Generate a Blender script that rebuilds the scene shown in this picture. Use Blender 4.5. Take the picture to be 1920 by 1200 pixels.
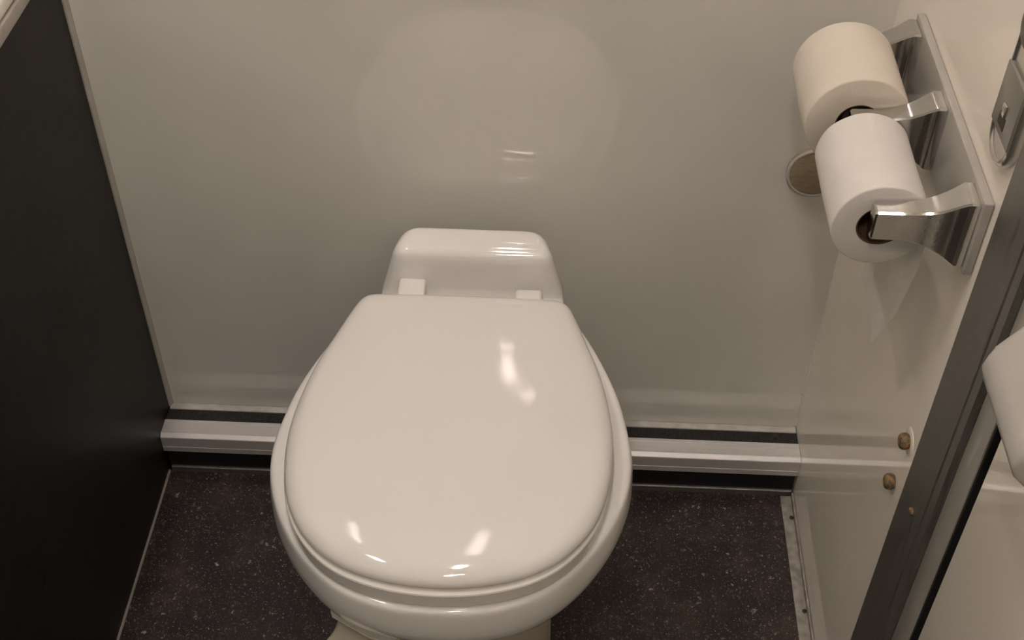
import bpy, bmesh, math, random
from mathutils import Vector, Matrix, noise

for o in list(bpy.data.objects):
    bpy.data.objects.remove(o)
S = bpy.context.scene
COL = S.collection

# ------------------------------------------------------------------ camera
cd = bpy.data.cameras.new('camera')
cam = bpy.data.objects.new('camera', cd)
COL.objects.link(cam)
cam.location = (0.09264, -1.24423, 1.46962)
cam.rotation_euler = (0.805135, -0.0068485, 0.0459831)
cd.sensor_fit = 'HORIZONTAL'
cd.sensor_width = 36.0
cd.lens = 2394.14 / 1920 * 36
cd.clip_start = 0.02
S.camera = cam

# ------------------------------------------------------------------ light / exposure
wd = bpy.data.worlds.new('world')
S.world = wd
wd.use_nodes = True
wd.node_tree.nodes['Background'].inputs[0].default_value = (0.03, 0.027, 0.023, 1)
wd.node_tree.nodes['Background'].inputs[1].default_value = 1.0
LAMP_COLOR = (1.0, 0.895, 0.82, 1)
S.view_settings.view_transform = 'Standard'
S.view_settings.look = 'None'
S.view_settings.gamma = 1.0
S.view_settings.use_curve_mapping = False
S.view_settings.exposure = -0.35
S.cycles.blur_glossy = 0.0
S.cycles.sample_clamp_indirect = 0.0
S.cycles.use_adaptive_sampling = True
S.cycles.adaptive_threshold = 0.05
S.cycles.max_bounces = 7

# room frame
L, R = -0.457, 0.457          # cabinet face / right wall
LX, RY, CZ = -1.02, -2.05, 2.12   # left wall, rear wall, ceiling

# ------------------------------------------------------------------ materials
def mat(name, col=(.5, .5, .5), rough=.5, metal=0.0, spec=.5):
    m = bpy.data.materials.new(name)
    m.use_nodes = True
    b = m.node_tree.nodes['Principled BSDF']
    b.inputs['Base Color'].default_value = (*col, 1)
    b.inputs['Roughness'].default_value = rough
    b.inputs['Metallic'].default_value = metal
    b.inputs['Specular IOR Level'].default_value = spec
    return m

def nd(m, typ, **kw):
    n = m.node_tree.nodes.new(typ)
    for k, v in kw.items():
        setattr(n, k, v)
    return n

def lk(m, a, b):
    m.node_tree.links.new(a, b)

def coords(m, scale=(1, 1, 1)):
    tc = nd(m, 'ShaderNodeTexCoord')
    mp = nd(m, 'ShaderNodeMapping')
    mp.inputs['Scale'].default_value = scale
    lk(m, tc.outputs['Object'], mp.inputs['Vector'])
    return mp.outputs['Vector']

def noise_node(m, vec, scale, detail=3, rough=.5):
    n = nd(m, 'ShaderNodeTexNoise')
    n.inputs['Scale'].default_value = scale
    n.inputs['Detail'].default_value = detail
    n.inputs['Roughness'].default_value = rough
    lk(m, vec, n.inputs['Vector'])
    return n.outputs['Fac']

def ramp(m, fac, stops):
    r = nd(m, 'ShaderNodeValToRGB')
    e = r.color_ramp.elements
    while len(e) < len(stops):
        e.new(.5)
    for el, (p, c) in zip(e, stops):
        el.position = p
        el.color = (*c, 1) if len(c) == 3 else c
    lk(m, fac, r.inputs['Fac'])
    return r.outputs['Color']

def bump(m, fac, strength=.1, dist=.001, base=None):
    b = nd(m, 'ShaderNodeBump')
    b.inputs['Strength'].default_value = strength
    b.inputs['Distance'].default_value = dist
    lk(m, fac, b.inputs['Height'])
    if base is not None:
        lk(m, base, b.inputs['Normal'])
    bs = m.node_tree.nodes['Principled BSDF']
    lk(m, b.outputs['Normal'], bs.inputs['Normal'])
    return b.outputs['Normal']

def bsdf(m):
    return m.node_tree.nodes['Principled BSDF']

def colour_noise(m, c0, c1, scale=8, vec=None, lo=.35, hi=.65, detail=4):
    v = vec if vec is not None else coords(m)
    f = noise_node(m, v, scale, detail)
    lk(m, ramp(m, f, [(lo, c0), (hi, c1)]), bsdf(m).inputs['Base Color'])
    return f

WALLC0, WALLC1 = (.68, .665, .62), (.72, .703, .655)
M = {}
m = M['wall'] = mat('wall_gelcoat', rough=.03, spec=.75)
v = coords(m)
colour_noise(m, WALLC0, WALLC1, 5, v, detail=1)
m = M['wall_side'] = mat('side_wall_gelcoat', rough=.045, spec=.6)
v = coords(m)
colour_noise(m, (.83, .775, .69), (.87, .815, .73), 5, v, detail=1)
bump(m, noise_node(m, v, 9, 1), .08, .0006)
m = M['paint'] = mat('matte_paint', rough=.6)
colour_noise(m, (.62, .60, .55), (.66, .64, .59), 4, detail=0)

m = M['floor'] = mat('speckled_vinyl', rough=.42, spec=.4)
v = coords(m)
big = noise_node(m, v, 13, 8, .8)
base = ramp(m, big, [(.30, (.007, .0062, .0058)), (.50, (.021, .016, .014)), (.66, (.055, .034, .027))])
def specks(scale, lo, hi):
    vo = nd(m, 'ShaderNodeTexVoronoi')
    vo.inputs['Scale'].default_value = scale
    dv = nd(m, 'ShaderNodeVectorMath', operation='ADD')
    nz = nd(m, 'ShaderNodeTexNoise')
    nz.inputs['Scale'].default_value = scale * 1.3
    lk(m, v, nz.inputs['Vector'])
    sc = nd(m, 'ShaderNodeVectorMath', operation='SCALE')
    sc.inputs['Scale'].default_value = 1.6 / scale
    lk(m, nz.outputs['Color'], sc.inputs[0])
    lk(m, v, dv.inputs[0]); lk(m, sc.outputs[0], dv.inputs[1])
    lk(m, dv.outputs[0], vo.inputs['Vector'])
    near = ramp(m, vo.outputs['Distance'], [(.10, (1, 1, 1)), (.34, (0, 0, 0))])
    sep = nd(m, 'ShaderNodeSeparateColor')
    lk(m, vo.outputs['Color'], sep.inputs[0])
    pick = ramp(m, sep.outputs[0], [(lo, (0, 0, 0)), (hi, (1, 1, 1))])
    mu = nd(m, 'ShaderNodeMath', operation='MULTIPLY')
    lk(m, near, mu.inputs[0]); lk(m, pick, mu.inputs[1])
    tone = ramp(m, sep.outputs[1], [(.0, (.12, .082, .064)), (.5, (.20, .165, .148)), (1, (.40, .37, .35))])
    return mu.outputs[0], tone
prev = base
for sc_, lo_, hi_ in ((380, .25, .7), (210, .50, .85), (110, .80, .95)):
    f_, t_ = specks(sc_, lo_, hi_)
    mx = nd(m, 'ShaderNodeMix', data_type='RGBA')
    lk(m, f_, mx.inputs['Factor']); lk(m, prev, mx.inputs['A']); lk(m, t_, mx.inputs['B'])
    prev = mx.outputs['Result']
lk(m, prev, bsdf(m).inputs['Base Color'])
bump(m, noise_node(m, v, 260, 3), .25, .0006)

m = M['laminate'] = mat('charcoal_laminate', rough=.5, spec=.25)
v = coords(m)
colour_noise(m, (.010, .009, .0088), (.015, .0132, .0128), 60, v, .4, .6, 6)
bump(m, noise_node(m, v, 420, 2), .18, .0004)
m = M['black'] = mat('black_laminate', rough=.5, spec=.3)
v = coords(m, (1, 1, 1))
colour_noise(m, (.006, .006, .0062), (.016, .015, .0155), 300, v, .4, .65)
m = M['black_weave'] = mat('black_textured_strip', rough=.6, spec=.3)
v = coords(m, (900, 160, 160))
colour_noise(m, (.009, .009, .0095), (.030, .028, .028), 1.0, v, .4, .65, 3)
m = M['gap'] = mat('dark_gap', (.004, .004, .004), .9)
m = M['alu'] = mat('brushed_aluminium', rough=.40, metal=.5)
v = coords(m, (3, 400, 400))
colour_noise(m, (.66, .64, .635), (.73, .71, .705), 1, v, .3, .7)
m = M['alu_white'] = mat('satin_white_metal', rough=.4, metal=0.0)
colour_noise(m, (.42, .40, .37), (.54, .52, .485), 60)
m = M['floor_trim'] = mat('grubby_trim', rough=.45)
colour_noise(m, (.22, .20, .175), (.36, .335, .30), 70)
m = M['jamb'] = mat('worn_door_frame_metal', rough=.42, metal=.75)
v = coords(m)
f1 = noise_node(m, coords(m, (40, 40, 6)), 4, 5, .7)
c1 = ramp(m, f1, [(.3, (.17, .158, .148)), (.7, (.25, .235, .22))])
f2 = noise_node(m, v, 420, 3, .7)
pk = ramp(m, f2, [(.68, (0, 0, 0)), (.74, (1, 1, 1))])
mx = nd(m, 'ShaderNodeMix', data_type='RGBA')
lk(m, pk, mx.inputs['Factor']); lk(m, c1, mx.inputs['A'])
mx.inputs['B'].default_value = (.62, .6, .58, 1)
lk(m, mx.outputs['Result'], bsdf(m).inputs['Base Color'])
rr = ramp(m, f1, [(.3, (.32,) * 3), (.7, (.5,) * 3)])
lk(m, rr, bsdf(m).inputs['Roughness'])

m = M['plastic'] = mat('glossy_white_plastic', (.76, .74, .71), .14, spec=.5)
v = coords(m)
f = noise_node(m, v, 380, 5, .75)
rr = ramp(m, f, [(.3, (.04,) * 3), (.7, (.08,) * 3)])
lk(m, rr, bsdf(m).inputs['Roughness'])
sv = coords(m, (500, 90, 90))
bump(m, noise_node(m, sv, 3, 3, .6), .006, .0004)
m = M['seat_plastic'] = mat('seat_white_plastic', (.76, .735, .70), .2)
m = M['ceramic'] = mat('white_ceramic', (.78, .765, .74), .07, spec=.55)
bsdf(m).inputs['Coat Weight'].default_value = .3
m = M['cream'] = mat('cream_plastic', rough=.35)
colour_noise(m, (.62, .56, .45), (.70, .65, .54), 12)
m = M['box_plastic'] = mat('matte_white_plastic', rough=.42)
colour_noise(m, (.42, .40, .37), (.45, .43, .40), 20)
m = M['paper'] = mat('tissue_paper', rough=.95, spec=.1)
v = coords(m)
colour_noise(m, (.66, .63, .595), (.69, .66, .625), 25, v)
b1 = noise_node(m, coords(m, (1, 1, 1)), 900, 3, .6)
bump(m, b1, .25, .0004)
m = M['paper_warm'] = mat('cream_tissue_paper', rough=.95, spec=.1)
v = coords(m)
colour_noise(m, (.63, .575, .495), (.66, .605, .525), 25, v)
bump(m, noise_node(m, v, 900, 3, .6), .25, .0004)
m = M['sheet'] = mat('thin_tissue_sheet', rough=.95, spec=.1)
v = coords(m)
colour_noise(m, (.90, .865, .82), (.94, .905, .86), 60, v)  # paler copy of the roll paper; light through the tissue painted in
bsdf(m).inputs['Transmission Weight'].default_value = 0.0
m = M['cardboard'] = mat('brown_cardboard', rough=.9, spec=.2)
colour_noise(m, (.10, .062, .035), (.15, .095, .055), 90)
m = M['chrome'] = mat('worn_chrome', rough=.07, metal=1.0)
v = coords(m)
colour_noise(m, (.60, .59, .58), (.70, .69, .68), 30, v)
f = noise_node(m, v, 500, 4, .7)
lk(m, ramp(m, f, [(.35, (.05,) * 3), (.75, (.16,) * 3)]), bsdf(m).inputs['Roughness'])
bump(m, noise_node(m, v, 160, 3), .10, .0005)
m = M['satin_chrome'] = mat('satin_chrome', (.62, .60, .57), .22, .9)
m = M['catch_reflection'] = mat('painted_reflection_grey', (.26, .245, .22), .3, .4)
m = M['rust'] = mat('rusty_bolt_metal', rough=.55, metal=.35)
v = coords(m)
colour_noise(m, (.12, .105, .075), (.36, .20, .075), 220, v, .42, .62)
bump(m, noise_node(m, v, 500, 3), .6, .0008)
m = M['screw'] = mat('dark_screw_metal', (.05, .035, .025), .5, .5)
m = M['rubber'] = mat('dark_rubber', (.045, .037, .03), .28, spec=.6)
m = M['plate'] = mat('grey_white_plate', rough=.16)
colour_noise(m, (.36, .34, .31), (.40, .38, .345), 20)
m = M['disc'] = mat('tan_plastic_disc', rough=.55)
v = coords(m, (1, 1, 3))
colour_noise(m, (.26, .205, .13), (.33, .27, .18), 70, v)
m = M['caulk'] = mat('caulk_bead', (.80, .76, .69), .25)
m = M['counter'] = mat('white_countertop', rough=.25)
colour_noise(m, (.80, .76, .70), (.84, .80, .74), 30)
m = M['counter_edge'] = mat('grey_counter_edge', rough=.45)
colour_noise(m, (.36, .33, .30), (.42, .39, .36), 30)
def lamp_mat(name, strength):
    m = mat(name, (.9, .9, .9), .5)
    bsdf(m).inputs['Emission Color'].default_value = LAMP_COLOR
    bsdf(m).inputs['Emission Strength'].default_value = strength
    return m

# ------------------------------------------------------------------ mesh helpers
def link_mesh(name, bm, material, parent=None, smooth=False, angle=40):
    bmesh.ops.recalc_face_normals(bm, faces=bm.faces)
    me = bpy.data.meshes.new(name)
    bm.to_mesh(me)
    bm.free()
    me.materials.append(M[material] if isinstance(material, str) else material)
    if smooth:
        me.polygons.foreach_set('use_smooth', [True] * len(me.polygons))
        if angle < 180:
            me.set_sharp_from_angle(angle=math.radians(angle))
    o = bpy.data.objects.new(name, me)
    COL.objects.link(o)
    if parent is not None:
        o.parent = parent
        o.matrix_parent_inverse = Matrix.Translation(-Vector(parent.location))
    return o

def box_bm(lo, hi, bev=0.0, seg=2, bm=None):
    own = bm is None
    bm = bm or bmesh.new()
    vs = [bm.verts.new((x, y, z)) for x in (lo[0], hi[0]) for y in (lo[1], hi[1]) for z in (lo[2], hi[2])]
    f = [(0, 1, 3, 2), (4, 6, 7, 5), (0, 4, 5, 1), (2, 3, 7, 6), (0, 2, 6, 4), (1, 5, 7, 3)]
    fs = [bm.faces.new([vs[i] for i in q]) for q in f]
    if bev > 0:
        es = list({e for q in fs for e in q.edges})
        bmesh.ops.bevel(bm, geom=es, offset=bev, segments=seg, affect='EDGES', profile=.5)
    return bm

def box(name, lo, hi, material, parent=None, bev=0.0, seg=2):
    return link_mesh(name, box_bm(lo, hi, bev, seg), material, parent, smooth=bev > 0)

def empty(name, loc):
    o = bpy.data.objects.new(name, None)
    o.location = loc
    o.empty_display_size = .05
    COL.objects.link(o)
    return o

def tag(o, label, cat, group=None):
    o['label'] = label
    o['category'] = cat
    if group:
        o['group'] = group
    return o

def struct(o, label=None, cat=None):
    o['kind'] = 'structure'
    if label:
        o['label'] = label
    if cat:
        o['category'] = cat
    return o

def loft(rings, bm=None, cap0=True, cap1=True):
    bm = bm or bmesh.new()
    vr = [[bm.verts.new(p) for p in r] for r in rings]
    n = len(rings[0])
    for a, b in zip(vr[:-1], vr[1:]):
        for i in range(n):
            bm.faces.new((a[i], a[(i + 1) % n], b[(i + 1) % n], b[i]))
    if cap0:
        bm.faces.new(vr[0][::-1])
    if cap1:
        bm.faces.new(vr[-1])
    return bm

def extrude_profile(prof, axis, a, b, bm=None):
    """prof: list of 2-D points; axis 'x' -> (y,z), 'y' -> (x,z), 'z' -> (x,y)"""
    def P(q, t):
        return {'x': (t, q[0], q[1]), 'y': (q[0], t, q[1]), 'z': (q[0], q[1], t)}[axis]
    return loft([[P(q, a) for q in prof], [P(q, b) for q in prof]], bm)

def disc_bm(center, axis, prof, seg=32, bm=None):
    """revolve (radius, offset) profile around axis ('x','y','z') through center"""
    rings = []
    for r, h in prof:
        ring = []
        for i in range(seg):
            t = 2 * math.pi * i / seg
            c, s = r * math.cos(t), r * math.sin(t)
            q = {'x': (h, c, s), 'y': (c, h, s), 'z': (c, s, h)}[axis]
            ring.append(tuple(center[k] + q[k] for k in range(3)))
        rings.append(ring)
    return loft(rings, bm)

def catmull(pts, n, closed=True):
    P = [Vector(p) for p in pts]
    m_ = len(P)
    out = []
    for i in range(m_):
        p0, p1, p2, p3 = P[i - 1], P[i], P[(i + 1) % m_], P[(i + 2) % m_]
        for k in range(n):
            t = k / n
            out.append(.5 * ((2 * p1) + (p2 - p0) * t + (2 * p0 - 5 * p1 + 4 * p2 - p3) * t * t + (3 * p1 - p0 - 3 * p2 + p3) * t ** 3))
    return out

def resample(pts, n):
    m_ = len(pts)
    d = [0.0]
    for i in range(m_):
        d.append(d[-1] + (pts[(i + 1) % m_] - pts[i]).length)
    out, j = [], 0
    for k in range(n):
        s = d[-1] * k / n
        while d[j + 1] < s:
            j += 1
        t = (s - d[j]) / max(1e-9, d[j + 1] - d[j])
        out.append(pts[j].lerp(pts[(j + 1) % m_], t))
    return out

def offset(pts, d):
    """move a closed 2-D outline outward by d (inward when negative)"""
    n = len(pts)
    area = sum(pts[i].x * pts[(i + 1) % n].y - pts[(i + 1) % n].x * pts[i].y for i in range(n))
    sgn = 1 if area > 0 else -1
    out = []
    for i in range(n):
        t = (pts[(i + 1) % n] - pts[i - 1]).normalized()
        out.append(pts[i] + Vector((t.y, -t.x)) * sgn * d)
    return out

def ring3(pts, z, cx=0.0):
    return [(p.x + cx, p.y, z) for p in pts]

# ------------------------------------------------------------------ room shell
floor = struct(box('floor', (LX - .05, RY - .05, -.04), (R + .05, .05, 0), 'floor'))
ceiling = struct(box('ceiling', (LX - .05, RY - .05, CZ), (R + .05, .05, CZ + .04), 'paint'))
wall_back = struct(box('wall_back', (LX - .05, 0, 0), (R + .05, .05, CZ), 'wall'))
wall_left = struct(box('wall_left', (LX - .05, RY, 0), (LX, 0, CZ), 'paint'))
wall_rear = struct(box('wall_rear', (LX - .05, RY - .05, 0), (R + .05, RY, CZ), 'paint'))
# right wall: solid part beside the toilet, then the door opening, then the rest behind the camera
rw = box_bm((R, -.462, 0), (R + .05, 0, CZ))
box_bm((R, RY, 0), (R + .05, -1.36, CZ), bm=rw)
box_bm((R, -1.36, 2.0), (R + .05, -.462, CZ), bm=rw)
wall_right = struct(link_mesh('wall_right', rw, 'wall_side'))

# back ledge running along the foot of the back wall
bb = struct(empty('baseboard_back', (0, 0, 0)))
x0, x1 = L + .0005, R - .0005
box('top_strip', (x0 + .001, -.0115, .0), (x1 - .001, -.0005, .0795), 'alu_white', bb, .0006)
box('black_strip', (x0, -.0345, .0), (x1, -.0105, .0775), 'black_weave', bb)
prof = [(-.0345, .060), (-.0345, .0812), (-.0395, .0812), (-.040, .0806), (-.0565, .0806), (-.0575, .0812), (-.0600, .0812), (-.0655, .0775), (-.0662, .0765),
        (-.0662, .0590), (-.0655, .0580), (-.0662, .0572), (-.0662, .0480), (-.050, .0480)]
link_mesh('edge_profile', extrude_profile(prof, 'x', x0 - .0, x1), 'alu', bb)
box('kick_panel', (x0 + .002, -.0600, .0), (x1 - .002, -.0345, .0605), 'black', bb)
prof = [(-.060, .0), (-.060, .0105), (-.0625, .0105), (-.0640, .0092), (-.0640, .0)]
link_mesh('bottom_trim', extrude_profile(prof, 'x', x0 + .004, x1 - .002), 'jamb', bb)
for sx in (-.41, .03, .425):
    link_mesh('strip_screw', disc_bm((sx, -.0175, .0774), 'z', [(.0038, 0), (.0038, .0008), (.002, .0013)], 14), 'screw', bb, True)
for sx in (.413, .16, -.2):
    link_mesh('profile_screw', disc_bm((sx, -.048, .0805), 'z', [(.0042, 0), (.0042, .0004), (.003, .0008)], 16), 'alu', bb, True)

# corner strip between cabinet and back wall, thin floor seam under the cabinet
t1 = link_mesh('trim_1', extrude_profile([(L - .001, -.0005), (L - .001, -.0085), (L + .0018, -.0085), (L + .0045, -.0030), (L + .0045, -.0005)], 'z', .0805, .80), 'plate')
struct(t1)
t2 = link_mesh('trim_2', extrude_profile([(L, .0), (L, .0045), (L + .0006, .0045), (L + .0018, .0010), (L + .0018, .0)], 'y', -.80, -.0645), 'counter_edge')
struct(t2)

# right floor angle with screws
br = struct(empty('baseboard_right', (R, -.3, 0)))
bmp = box_bm((R - .0185, -.46, .0), (R - .0005, -.0665, .0025), .0006)
box_bm((R - .0035, -.46, .002), (R - .0005, -.0665, .0105), .0006, bm=bmp)
link_mesh('floor_angle', bmp, 'floor_trim', br, True)
for sy in (-.106, -.262, -.415):
    link_mesh('screw', disc_bm((R - .0065, sy, .0024), 'z', [(.0032, 0), (.0032, .001), (.0018, .0016)], 12), 'screw', br, True)

# caulk bead in the right corner (uneven)
random.seed(4)
rings = []
zz = .083
while zz < .30:
    amp = (.0014 + .0042 * max(0, noise.noise(Vector((zz * 150, 3, 0))))) * min(1, (.30 - zz) / .10)
    rings.append([(R - amp * 1.5, -.0003, zz), (R - amp * .55, -amp * .55, zz), (R - .0003, -amp * 1.5, zz), (R + .0005, .0005, zz)])
    zz += .003
tc = link_mesh('trim_3', loft(rings), 'caulk', None, True, 180)
struct(tc)

# bolts through the right wall (children of the wall)
for by, bz in ((-.392, .502), (-.388, .434)):
    bo = link_mesh('bolt', disc_bm((R, by, bz), 'x', [(.0075, -.0001), (.0088, -.0035), (.0086, -.0075), (.0070, -.0098), (.0045, -.0106), (.0032, -.0098)], 8), 'rust', wall_right, True, 50)
    bo['label'] = 'rusty bolt head'
link_mesh('washer', disc_bm((R, -.392, .502), 'x', [(.0150, .0), (.0150, -.0004), (.0142, -.0008), (.002, -.0008)], 28), 'wall_side', wall_right, True)

# ------------------------------------------------------------------ door and its metal frame
door = struct(empty('door_1', (R, -.9, 0)))
XJ = .437
prof = [(R + .03, -.4560), (XJ + .004, -.4560), (XJ, -.4600), (XJ, -.5180), (XJ + .0015, -.5195), (R + .03, -.5195)]
link_mesh('door_frame', extrude_profile(prof, 'z', 0.0, 2.0), 'jamb', door)
prof = [(R + .03, -.5212), (XJ + .0025, -.5212), (XJ - .0005, -.5232), (XJ - .0005, -.5350), (XJ + .0035, -.5385), (R + .03, -.5385)]
link_mesh('door_stop', extrude_profile(prof, 'z', 0.0, 2.0), 'jamb', door)
box('frame_groove', (XJ + .012, -.522, 0.0), (R + .03, -.519, 2.0), 'gap', door)
box('frame_return', (XJ + .0045, -.5700, 0.0), (R + .03, -.5385, 2.0), 'plate', door, .001)
box('gap_shade', (XJ + .0060, -.5730, 0.0), (R + .03, -.5700, 2.0), 'gap', door)  # shade inside the door gap, painted as an added black strip
box('door_gap', (R + .028, -.5880, 0.0), (R + .05, -.5690, 2.0), 'gap', door)
box('door_leaf', (XJ + .003, -1.335, .012), (R + .026, -.5880, 1.985), 'wall_side', door, .003, 3)
prof = [(R + .03, -1.36), (XJ, -1.36), (XJ, -1.34), (R + .03, -1.34)]
link_mesh('door_frame', extrude_profile(prof, 'z', 0.0, 2.0), 'jamb', door)
sc = link_mesh('frame_screw', disc_bm((XJ, -.495, .521), 'x', [(.0042, .001), (.0042, -.0015), (.0024, -.003)], 10), 'rust', door, True)
sc['label'] = 'small rusty screw head'

# ------------------------------------------------------------------ vanity cabinet and worktop on the left
cab = tag(empty('vanity_cabinet', (-.74, -.4, 0)), 'charcoal laminate cabinet filling the left side beside the toilet', 'cabinet')
box('side_panel', (L - .018, -.80, .0005), (L, -.0005, .788), 'laminate', cab, .0006)
box('body', (LX + .001, -.80, .0005), (L - .018, -.0005, .788), 'laminate', cab)
ct = tag(empty('countertop', (-.74, -.4, .788)), 'white countertop with grey edge on top of the charcoal cabinet', 'countertop')
box('edge_band', (LX + .001, -.812, .7885), (L + .0015, -.0005, .8035), 'counter_edge', ct, .0006)
box('top', (LX + .001, -.812, .8035), (L + .0005, -.0005, .826), 'counter', ct, .007, 5)

# ------------------------------------------------------------------ toilet
TX = -.0075
toilet = tag(empty('toilet', (TX, -.32, 0)), 'low white toilet with closed lid standing against the back wall', 'toilet')
half = [(0, -.1265), (.060, -.127), (.106, -.1285), (.1225, -.136), (.1325, -.158), (.146, -.200), (.160, -.245), (.170, -.295), (.1745, -.345),
        (.171, -.398), (.157, -.450), (.131, -.490), (.096, -.517), (.050, -.5325), (0, -.5375)]
def outline(h, n=160):
    pts = [(x, y) for x, y in h] + [(-x, y) for x, y in h[-2:0:-1]]
    return resample(catmull(pts, 12), n)
lid_o = outline(half)

def crowned(outl, specs, cx):
    return [ring3(offset(outl, d), z, cx) for d, z in specs]
# lid
specs = [(-.012, .4235), (-.0035, .4235), (-.0012, .4245), (0, .4265), (-.0002, .4290), (-.0018, .4325), (-.005, .4358), (-.010, .4386), (-.0155, .4405)]
rings = crowned(lid_o, specs, TX)
c = Vector((TX, -.34))
last = [Vector((p[0], p[1])) for p in rings[-1]]
for s, z in ((.93, .4420), (.84, .4432), (.72, .4441), (.56, .4447), (.36, .4450), (.15, .4451)):
    rings.append([(c.x + (p.x - c.x) * s, c.y + (p.y - c.y) * s, z) for p in last])
link_mesh('lid', loft(rings), 'plastic', toilet, True, 180)
# seat ring under the lid
seat_o = outline([(x * 1.004, y if y > -.3 else y - .0055 * (-(y + .3)) / .24) for x, y in half])
inner = [(0, -.225), (.05, -.228), (.09, -.25), (.112, -.30), (.117, -.345), (.108, -.40), (.082, -.445), (.045, -.468), (0, -.475)]
in_o = outline(inner)
so = [ring3(offset(seat_o, d), z, TX) for d, z in ((-.004, .4020), (-.0008, .4024), (0, .4036), (0, .4195), (-.0008, .4210), (-.004, .4215))]
si = [ring3(offset(in_o, d), z, TX) for d, z in ((0, .4215), (.002, .4030))]
bm = loft(so + si, None, False, False)
bm.verts.ensure_lookup_table()
n = 160
k = len(so) + len(si) - 1
for i in range(n):
    bm.faces.new((bm.verts[k * n + i], bm.verts[k * n + (i + 1) % n], bm.verts[(i + 1) % n], bm.verts[i]))
link_mesh('seat', bm, 'seat_plastic', toilet, True, 28)
# hinges (the left cap shows further out behind the lid than the right one)
for hx, yb in ((-.0735, -.0965), (.0685, -.1095)):
    link_mesh('hinge', box_bm((hx - .0165, -.150, .4085), (hx + .0165, yb, .4315), .004, 3), 'plastic', toilet, True)

# ceramic bowl, rim and rear block merged into one smooth body
rim_half = [(0, -.098), (.060, -.098), (.098, -.102), (.122, -.116), (.143, -.150), (.165, -.200), (.183, -.255), (.193, -.310), (.1955, -.350),
            (.189, -.394), (.170, -.443), (.140, -.488), (.1005, -.5235), (.053, -.5425), (0, -.5475)]
rim_o = outline(rim_half)
def shrink(outl, sx, sy, cy):
    return [Vector((p.x * sx, cy + (p.y - cy) * sy)) for p in outl]
specs = [(-.030, .4005), (-.004, .4005), (-.0012, .3998), (.0003, .3978), (.0016, .393), (.003, .383), (.004, .371), (.0035, .360), (.001, .349), (-.003, .3395), (-.008, .331), (-.0105, .3295), (-.017, .3225)]
rr_ = [ring3(offset(rim_o, d), z, TX) for d, z in specs]
body = [(.845, .86, .305), (.80, .815, .285), (.76, .76, .24), (.66, .67, .19), (.58, .60, .14), (.54, .56, .08)]
for sx, sy, z in body:
    rr_.append(ring3(shrink(rim_o, sx, sy, -.27), z, TX))
bm = loft(rr_)
def rtrap(bh, fh, yb, yf, rad, z):
    pts = []
    cor = [(-bh, yb), (bh, yb), (fh, yf), (-fh, yf)]
    for i in range(4):
        p = Vector(cor[i]); a = (Vector(cor[i - 1]) - p).normalized(); b = (Vector(cor[(i + 1) % 4]) - p).normalized()
        A = p + a * rad; B = p + b * rad
        for k in range(9):
            t = k / 8
            pts.append(A * (1 - t) ** 2 + p * 2 * t * (1 - t) + B * t * t)
    return ring3(resample(pts, 72), z, TX + .0055)
blk = [rtrap(.108, .116, -.046, -.150, .02, .300), rtrap(.108, .116, -.046, -.150, .02, .396), rtrap(.108, .115, -.045, -.120, .02, .400), rtrap(.106, .114, -.044, -.103, .02, .405),
       rtrap(.102, .112, -.043, -.0985, .02, .415), rtrap(.097, .108, -.043, -.0965, .020, .430), rtrap(.092, .104, -.043, -.0950, .020, .445), rtrap(.088, .101, -.043, -.0940, .02, .457),
       rtrap(.085, .097, -.044, -.0920, .019, .464), rtrap(.081, .092, -.046, -.0875, .017, .4685), rtrap(.076, .086, -.050, -.081, .014, .471), rtrap(.068, .077, -.056, -.074, .008, .472)]
loft(blk, bm)
bmesh.ops.recalc_face_normals(bm, faces=bm.faces)
bowl = link_mesh('bowl', bm, 'ceramic', toilet)
rm = bowl.modifiers.new('remesh', 'REMESH')
rm.mode = 'VOXEL'; rm.voxel_size = .0024; rm.use_smooth_shade = True
sm = bowl.modifiers.new('smooth', 'SMOOTH')
sm.factor = .5; sm.iterations = 6
bpy.context.view_layer.update()
dg = bpy.context.evaluated_depsgraph_get()
me = bpy.data.meshes.new_from_object(bowl.evaluated_get(dg))
bowl.modifiers.clear()
bowl.data = me
me.name = 'bowl'
me.polygons.foreach_set('use_smooth', [True] * len(me.polygons))

# cream pedestal with flange, and the flush pedal at its left
def pring(hw, yb, yf, z, rad=.05, dx=0):
    pts = []
    cor = [(-hw, yb), (hw, yb), (hw, yf), (-hw, yf)]
    for i in range(4):
        p = Vector(cor[i]); a = (Vector(cor[i - 1]) - p).normalized(); b = (Vector(cor[(i + 1) % 4]) - p).normalized()
        A = p + a * rad; B = p + b * rad
        for k in range(9):
            t = k / 8
            pts.append(A * (1 - t) ** 2 + p * 2 * t * (1 - t) + B * t * t)
    return ring3(resample(pts, 72), z, TX + dx)
rings = [pring(.118, -.07, -.44, .0005), pring(.118, -.07, -.44, .012), pring(.111, -.08, -.43, .03), pring(.111, -.08, -.455, .17), pring(.111, -.08, -.470, .24), pring(.111, -.09, -.475, .262)]
link_mesh('pedestal', loft(rings), 'cream', toilet, True, 50)
pedal = [(-.060, -.400), (-.122, -.400), (-.128, -.440), (-.131, -.465), (-.1365, -.480), (-.1465, -.496), (-.160, -.512), (-.166, -.528), (-.160, -.542), (-.140, -.548), (-.085, -.540), (-.060, -.500)]
po = resample(catmull(pedal, 8), 64)
link_mesh('flush_pedal', loft([ring3(offset(po, d), z) for d, z in ((-.003, .222), (0, .225), (0, .238), (-.0015, .2405), (-.005, .2415))]), 'cream', toilet, True, 50)
fl = [Vector(q) for q in ((-.139, -.30), (-.139, -.455), (-.135, -.472), (-.089, -.4975), (-.060, -.503), (.040, -.500), (.070, -.480), (.075, -.30))]
fl = offset(resample(fl, 90), -.0025)
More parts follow.
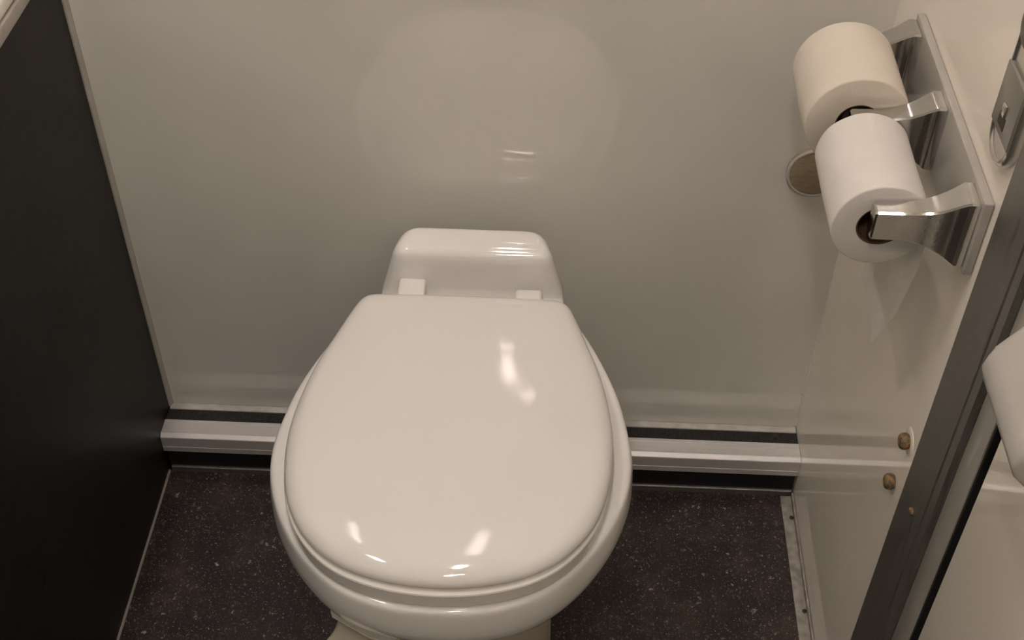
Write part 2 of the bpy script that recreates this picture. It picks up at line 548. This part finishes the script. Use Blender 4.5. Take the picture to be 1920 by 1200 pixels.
link_mesh('pedestal_flange', loft([ring3(fl, .2636), ring3(offset(fl, .0004), .2650), ring3(fl, .2660)]), 'ceramic', toilet, True)

# ------------------------------------------------------------------ toilet paper holder on the right wall
holder = tag(empty('toilet_paper_holder', (R, -.25, .774)), 'double chrome toilet paper holder on a white plate on the right wall', 'paper holder')
box('mounting_plate', (R - .0085, -.4035, .7345), (R - .0003, -.0985, .8125), 'plate', holder, .0014, 3)
def post(yc):
    secs = [(R - .0084, .0345, .0160), (R - .0165, .0345, .0160), (R - .0190, .0330, .0152), (R - .0235, .0300, .0142), (R - .030, .0255, .0132), (R - .038, .0210, .0124),
            (R - .047, .0178, .0110), (R - .057, .0160, .0098), (R - .070, .0152, .0090), (R - .0895, .0150, .0086), (R - .0912, .0138, .0074)]
    rings = []
    for i, (x, hz, hy) in enumerate(secs):
        zc = .7735 + .0020 * min(1, i / 6)
        ch = .0016
        rings.append([(x, yc - hy + ch, zc - hz), (x, yc + hy - ch, zc - hz), (x, yc + hy, zc - hz + ch), (x, yc + hy, zc + hz - ch),
                      (x, yc + hy - ch, zc + hz), (x, yc - hy + ch, zc + hz), (x, yc - hy, zc + hz - ch), (x, yc - hy, zc - hz + ch)])
    return link_mesh('post', loft(rings), 'chrome', holder, True, 28)
PY = (-.119, -.2455, -.383)
for y in PY:
    post(y)
for a, b, r in ((PY[0], PY[1], .0160), (PY[1], PY[2], .0068)):
    link_mesh('spindle', disc_bm((.379, (a + b) / 2, .7720), 'y', [(.006, (a - b) / 2), (.006, .046), (r, .045), (r, -.045), (.006, -.046), (.006, (b - a) / 2)], 24), 'rubber', holder, True, 40)

def paper_roll(name, label, cx, cz, y0, y1, r, material):
    t = tag(empty(name, (cx, (y0 + y1) / 2, cz - r)), label, 'toilet paper', 'toilet rolls on the holder')
    ri = .0205
    seg = 72
    rings = []
    prof = [(ri + .0008, y0), (r - .0015, y0), (r - .0004, y0 + .0006), (r, y0 + .002), (r, (y0 * 3 + y1) / 4), (r, (y0 + y1) / 2), (r, (y0 + 3 * y1) / 4), (r, y1 - .002), (r - .0004, y1 - .0006), (r - .0015, y1), (ri + .0008, y1)]
    for q, y in prof:
        ring = []
        for i in range(seg):
            a = 2 * math.pi * i / seg
            w = .0007 * noise.noise(Vector((math.cos(a) * 2.2, math.sin(a) * 2.2, y * 18))) if q > .03 else 0
            ring.append((cx + (q + w) * math.cos(a), y, cz + (q + w) * math.sin(a)))
        rings.append(ring)
    bm = loft(rings, None, False, False)
    bm.verts.ensure_lookup_table()
    k = (len(prof) - 1) * seg
    for i in range(seg):
        bm.faces.new((bm.verts[k + i], bm.verts[k + (i + 1) % seg], bm.verts[(i + 1) % seg], bm.verts[i]))
    link_mesh('paper', bm, material, t, True, 50)
    prof = [(ri + .0007, y0 + .0006), (ri + .0007, y1 - .0006), (ri - .0006, y1 - .0006), (ri - .0006, y0 + .0006)]
    bm = disc_bm((cx, 0, cz), 'y', prof, 48)
    for f in [f for f in bm.faces if len(f.verts) > 4]:
        bm.faces.remove(f)
    bm.verts.ensure_lookup_table()
    for i in range(48):
        bm.faces.new((bm.verts[3 * 48 + i], bm.verts[3 * 48 + (i + 1) % 48], bm.verts[(i + 1) % 48], bm.verts[i]))
    link_mesh('core', bm, 'cardboard', t, True, 50)
    return t
paper_roll('toilet_paper_roll', 'larger cream toilet roll at the back of the holder, nearer the back wall', .3775, .7695, -.2325, -.1305, .0495, 'paper_warm')
r2 = paper_roll('toilet_paper_roll', 'smaller white toilet roll at the front of the holder with a torn sheet hanging', .3795, .7580, -.3695, -.2585, .0430, 'paper')
# hanging torn sheet of the front roll
xs = .3795 + .0430
def sheet_bm():
    bm = bmesh.new()
    nz, ny = 26, 14
    back = [(-.2595, .760), (-.2570, .700), (-.2500, .640), (-.2410, .585)]
    front = [(-.3690, .760), (-.3740, .715), (-.3600, .645), (-.3270, .5725)]
    def at(c, t):
        k = min(2, int(t * 3)); u = t * 3 - k
        return c[k][0] + (c[k + 1][0] - c[k][0]) * u, c[k][1] + (c[k + 1][1] - c[k][1]) * u
    grid = []
    for i in range(nz + 1):
        t = i / nz
        (ya, za), (yb, zb) = at(back, t), at(front, t)
        if 0 < i < nz:
            yb += .0012 * noise.noise(Vector((t * 22, 5, 0)))
        row = []
        for j in range(ny + 1):
            s_ = j / ny
            y, z = ya + (yb - ya) * s_, za + (zb - za) * s_
            x = xs + .0005 - .0085 * t ** 1.3 + .0035 * t * math.sin(s_ * 3.0) + .0010 * t * noise.noise(Vector((y * 30, z * 25, 1)))
            row.append(bm.verts.new((x, y, z)))
        grid.append(row)
    for i in range(nz):
        for j in range(ny):
            bm.faces.new((grid[i][j], grid[i][j + 1], grid[i + 1][j + 1], grid[i + 1][j]))
    bmesh.ops.solidify(bm, geom=bm.faces[:], thickness=.0004)
    return bm
sh = link_mesh('hanging_sheet', sheet_bm(), 'sheet', r2, True, 60)
sh['label'] = 'torn loose end of paper'

# ------------------------------------------------------------------ fittings on the walls
cover = tag(empty('wall_disc', (.405, 0, .541)), 'small round tan disc on the back wall below the cream roll', 'wall cover')
link_mesh('disc', disc_bm((.405, 0, .541), 'y', [(.0335, -.0003), (.0335, -.0060), (.0325, -.0078), (.0305, -.0088), (.0300, -.0090), (.002, -.0090)], 56), 'disc', cover, True, 40)
link_mesh('rim', disc_bm((.405, 0, .541), 'y', [(.0305, -.0070), (.0345, -.0066), (.0347, -.0082), (.0335, -.0093), (.0312, -.0092), (.0303, -.0080)], 56), 'box_plastic', cover, True, 60)

def stadium(yc, z0, z1, r, n=14):
    pts = []
    for i in range(n + 1):
        a = math.pi * i / n
        pts.append(Vector((yc + r * math.cos(a), z1 - r + r * math.sin(a))))
    for i in range(n + 1):
        a = math.pi + math.pi * i / n
        pts.append(Vector((yc + r * math.cos(a), z0 + r + r * math.sin(a))))
    return pts
keeper = tag(empty('door_catch', (R, -.389, .95)), 'rounded chrome door catch beside the door frame on the right wall', 'door catch')
st = stadium(-.389, .846, 1.10, .0265)
rings = [[(R - x, p.x, p.y) for p in offset(st, d)] for d, x in ((0, .0003), (0, .0065), (-.001, .0085), (-.003, .0100), (-.005, .0095), (-.0065, .0080))]
link_mesh('plate', loft(rings), 'satin_chrome', keeper, True, 35)
bm = box_bm((R - .0112, -.4140, .8725), (R - .0078, -.3640, .9270), .001, 2)
link_mesh('housing_or_reflection', bm, 'catch_reflection', keeper, True)  # dark reflection in the catch plate, painted as a flat grey inlay
link_mesh('slot', box_bm((R - .0116, -.3960, .8790), (R - .0108, -.3800, .8900), .0003, 1), 'screw', keeper, True)
link_mesh('pin', box_bm((R - .0135, -.3930, .8900), (R - .0108, -.3850, .9010), .0012, 2), 'satin_chrome', keeper, True)
st2 = stadium(-.405, .958, 1.07, .0215)
rings = [[(R - x, p.x, p.y) for p in offset(st2, d)] for d, x in ((0, .0078), (0, .016), (-.002, .019), (-.006, .0215), (-.011, .0225))]
link_mesh('bumper', loft(rings), 'rubber', keeper, True, 50)

wb = tag(empty('lock_case', (XJ, -.66, .80)), 'white plastic case with sloping face mounted on the door', 'lock case')
prof = [(XJ + .0032, .790), (.411, .806), (.4015, .816), (.3985, .826), (.4005, .836), (.4040, .8425), (.4370, .8850), (XJ + .0032, .892)]
bm = extrude_profile(prof, 'y', -.698, -.6015)
es = [e for e in bm.edges if abs(e.verts[0].co.y - e.verts[1].co.y) < 1e-6]
bmesh.ops.bevel(bm, geom=es, offset=.0035, segments=3, affect='EDGES', profile=.5)
link_mesh('case', bm, 'box_plastic', wb, True, 50)
link_mesh('knob', disc_bm((.4215, -.672, .872), 'z', [(.011, -.02), (.011, .004), (.009, .007), (.004, .008)], 24), 'chrome', wb, True)

# ------------------------------------------------------------------ ceiling light
def ceiling_light(cx, cy, bars, strength, label, rotz=0.0):
    """bars: list of (x0, y0, x1, y1) lit diffusers in the fixture's own frame"""
    t = tag(empty('ceiling_light', (cx, cy, CZ)), label, 'ceiling light')
    hx0 = min(b[0] for b in bars) - .02; hy0 = min(b[1] for b in bars) - .02
    hx1 = max(b[2] for b in bars) + .02; hy1 = max(b[3] for b in bars) + .02
    parts = [box('housing_or_reflection', (cx + hx0, cy + hy0, CZ - .022), (cx + hx1, cy + hy1, CZ - .0005), 'paint', t, .004)]
    glow = lamp_mat('lit_diffuser', strength)
    for a in bars:
        parts.append(box('diffuser', (cx + a[0], cy + a[1], CZ - .028), (cx + a[2], cy + a[3], CZ - .020), glow, t))
    t.rotation_euler = (0, 0, rotz)
    return t
ceiling_light(.01, -1.385, [(-.025, -.085, .025, .095), (-.025, -.185, .025, -.145), (.02, .135, .085, .155)], 185, 'slanted ceiling light near the middle of the room', math.radians(-14))
ceiling_light(-.01, -.36, [(-.025, -.15, .025, .15)], 95, 'slim ceiling light strip directly above the toilet')
ceiling_light(-.50, -.36, [(-.025, -.15, .025, .15)], 100, 'slim ceiling light strip above the countertop edge')
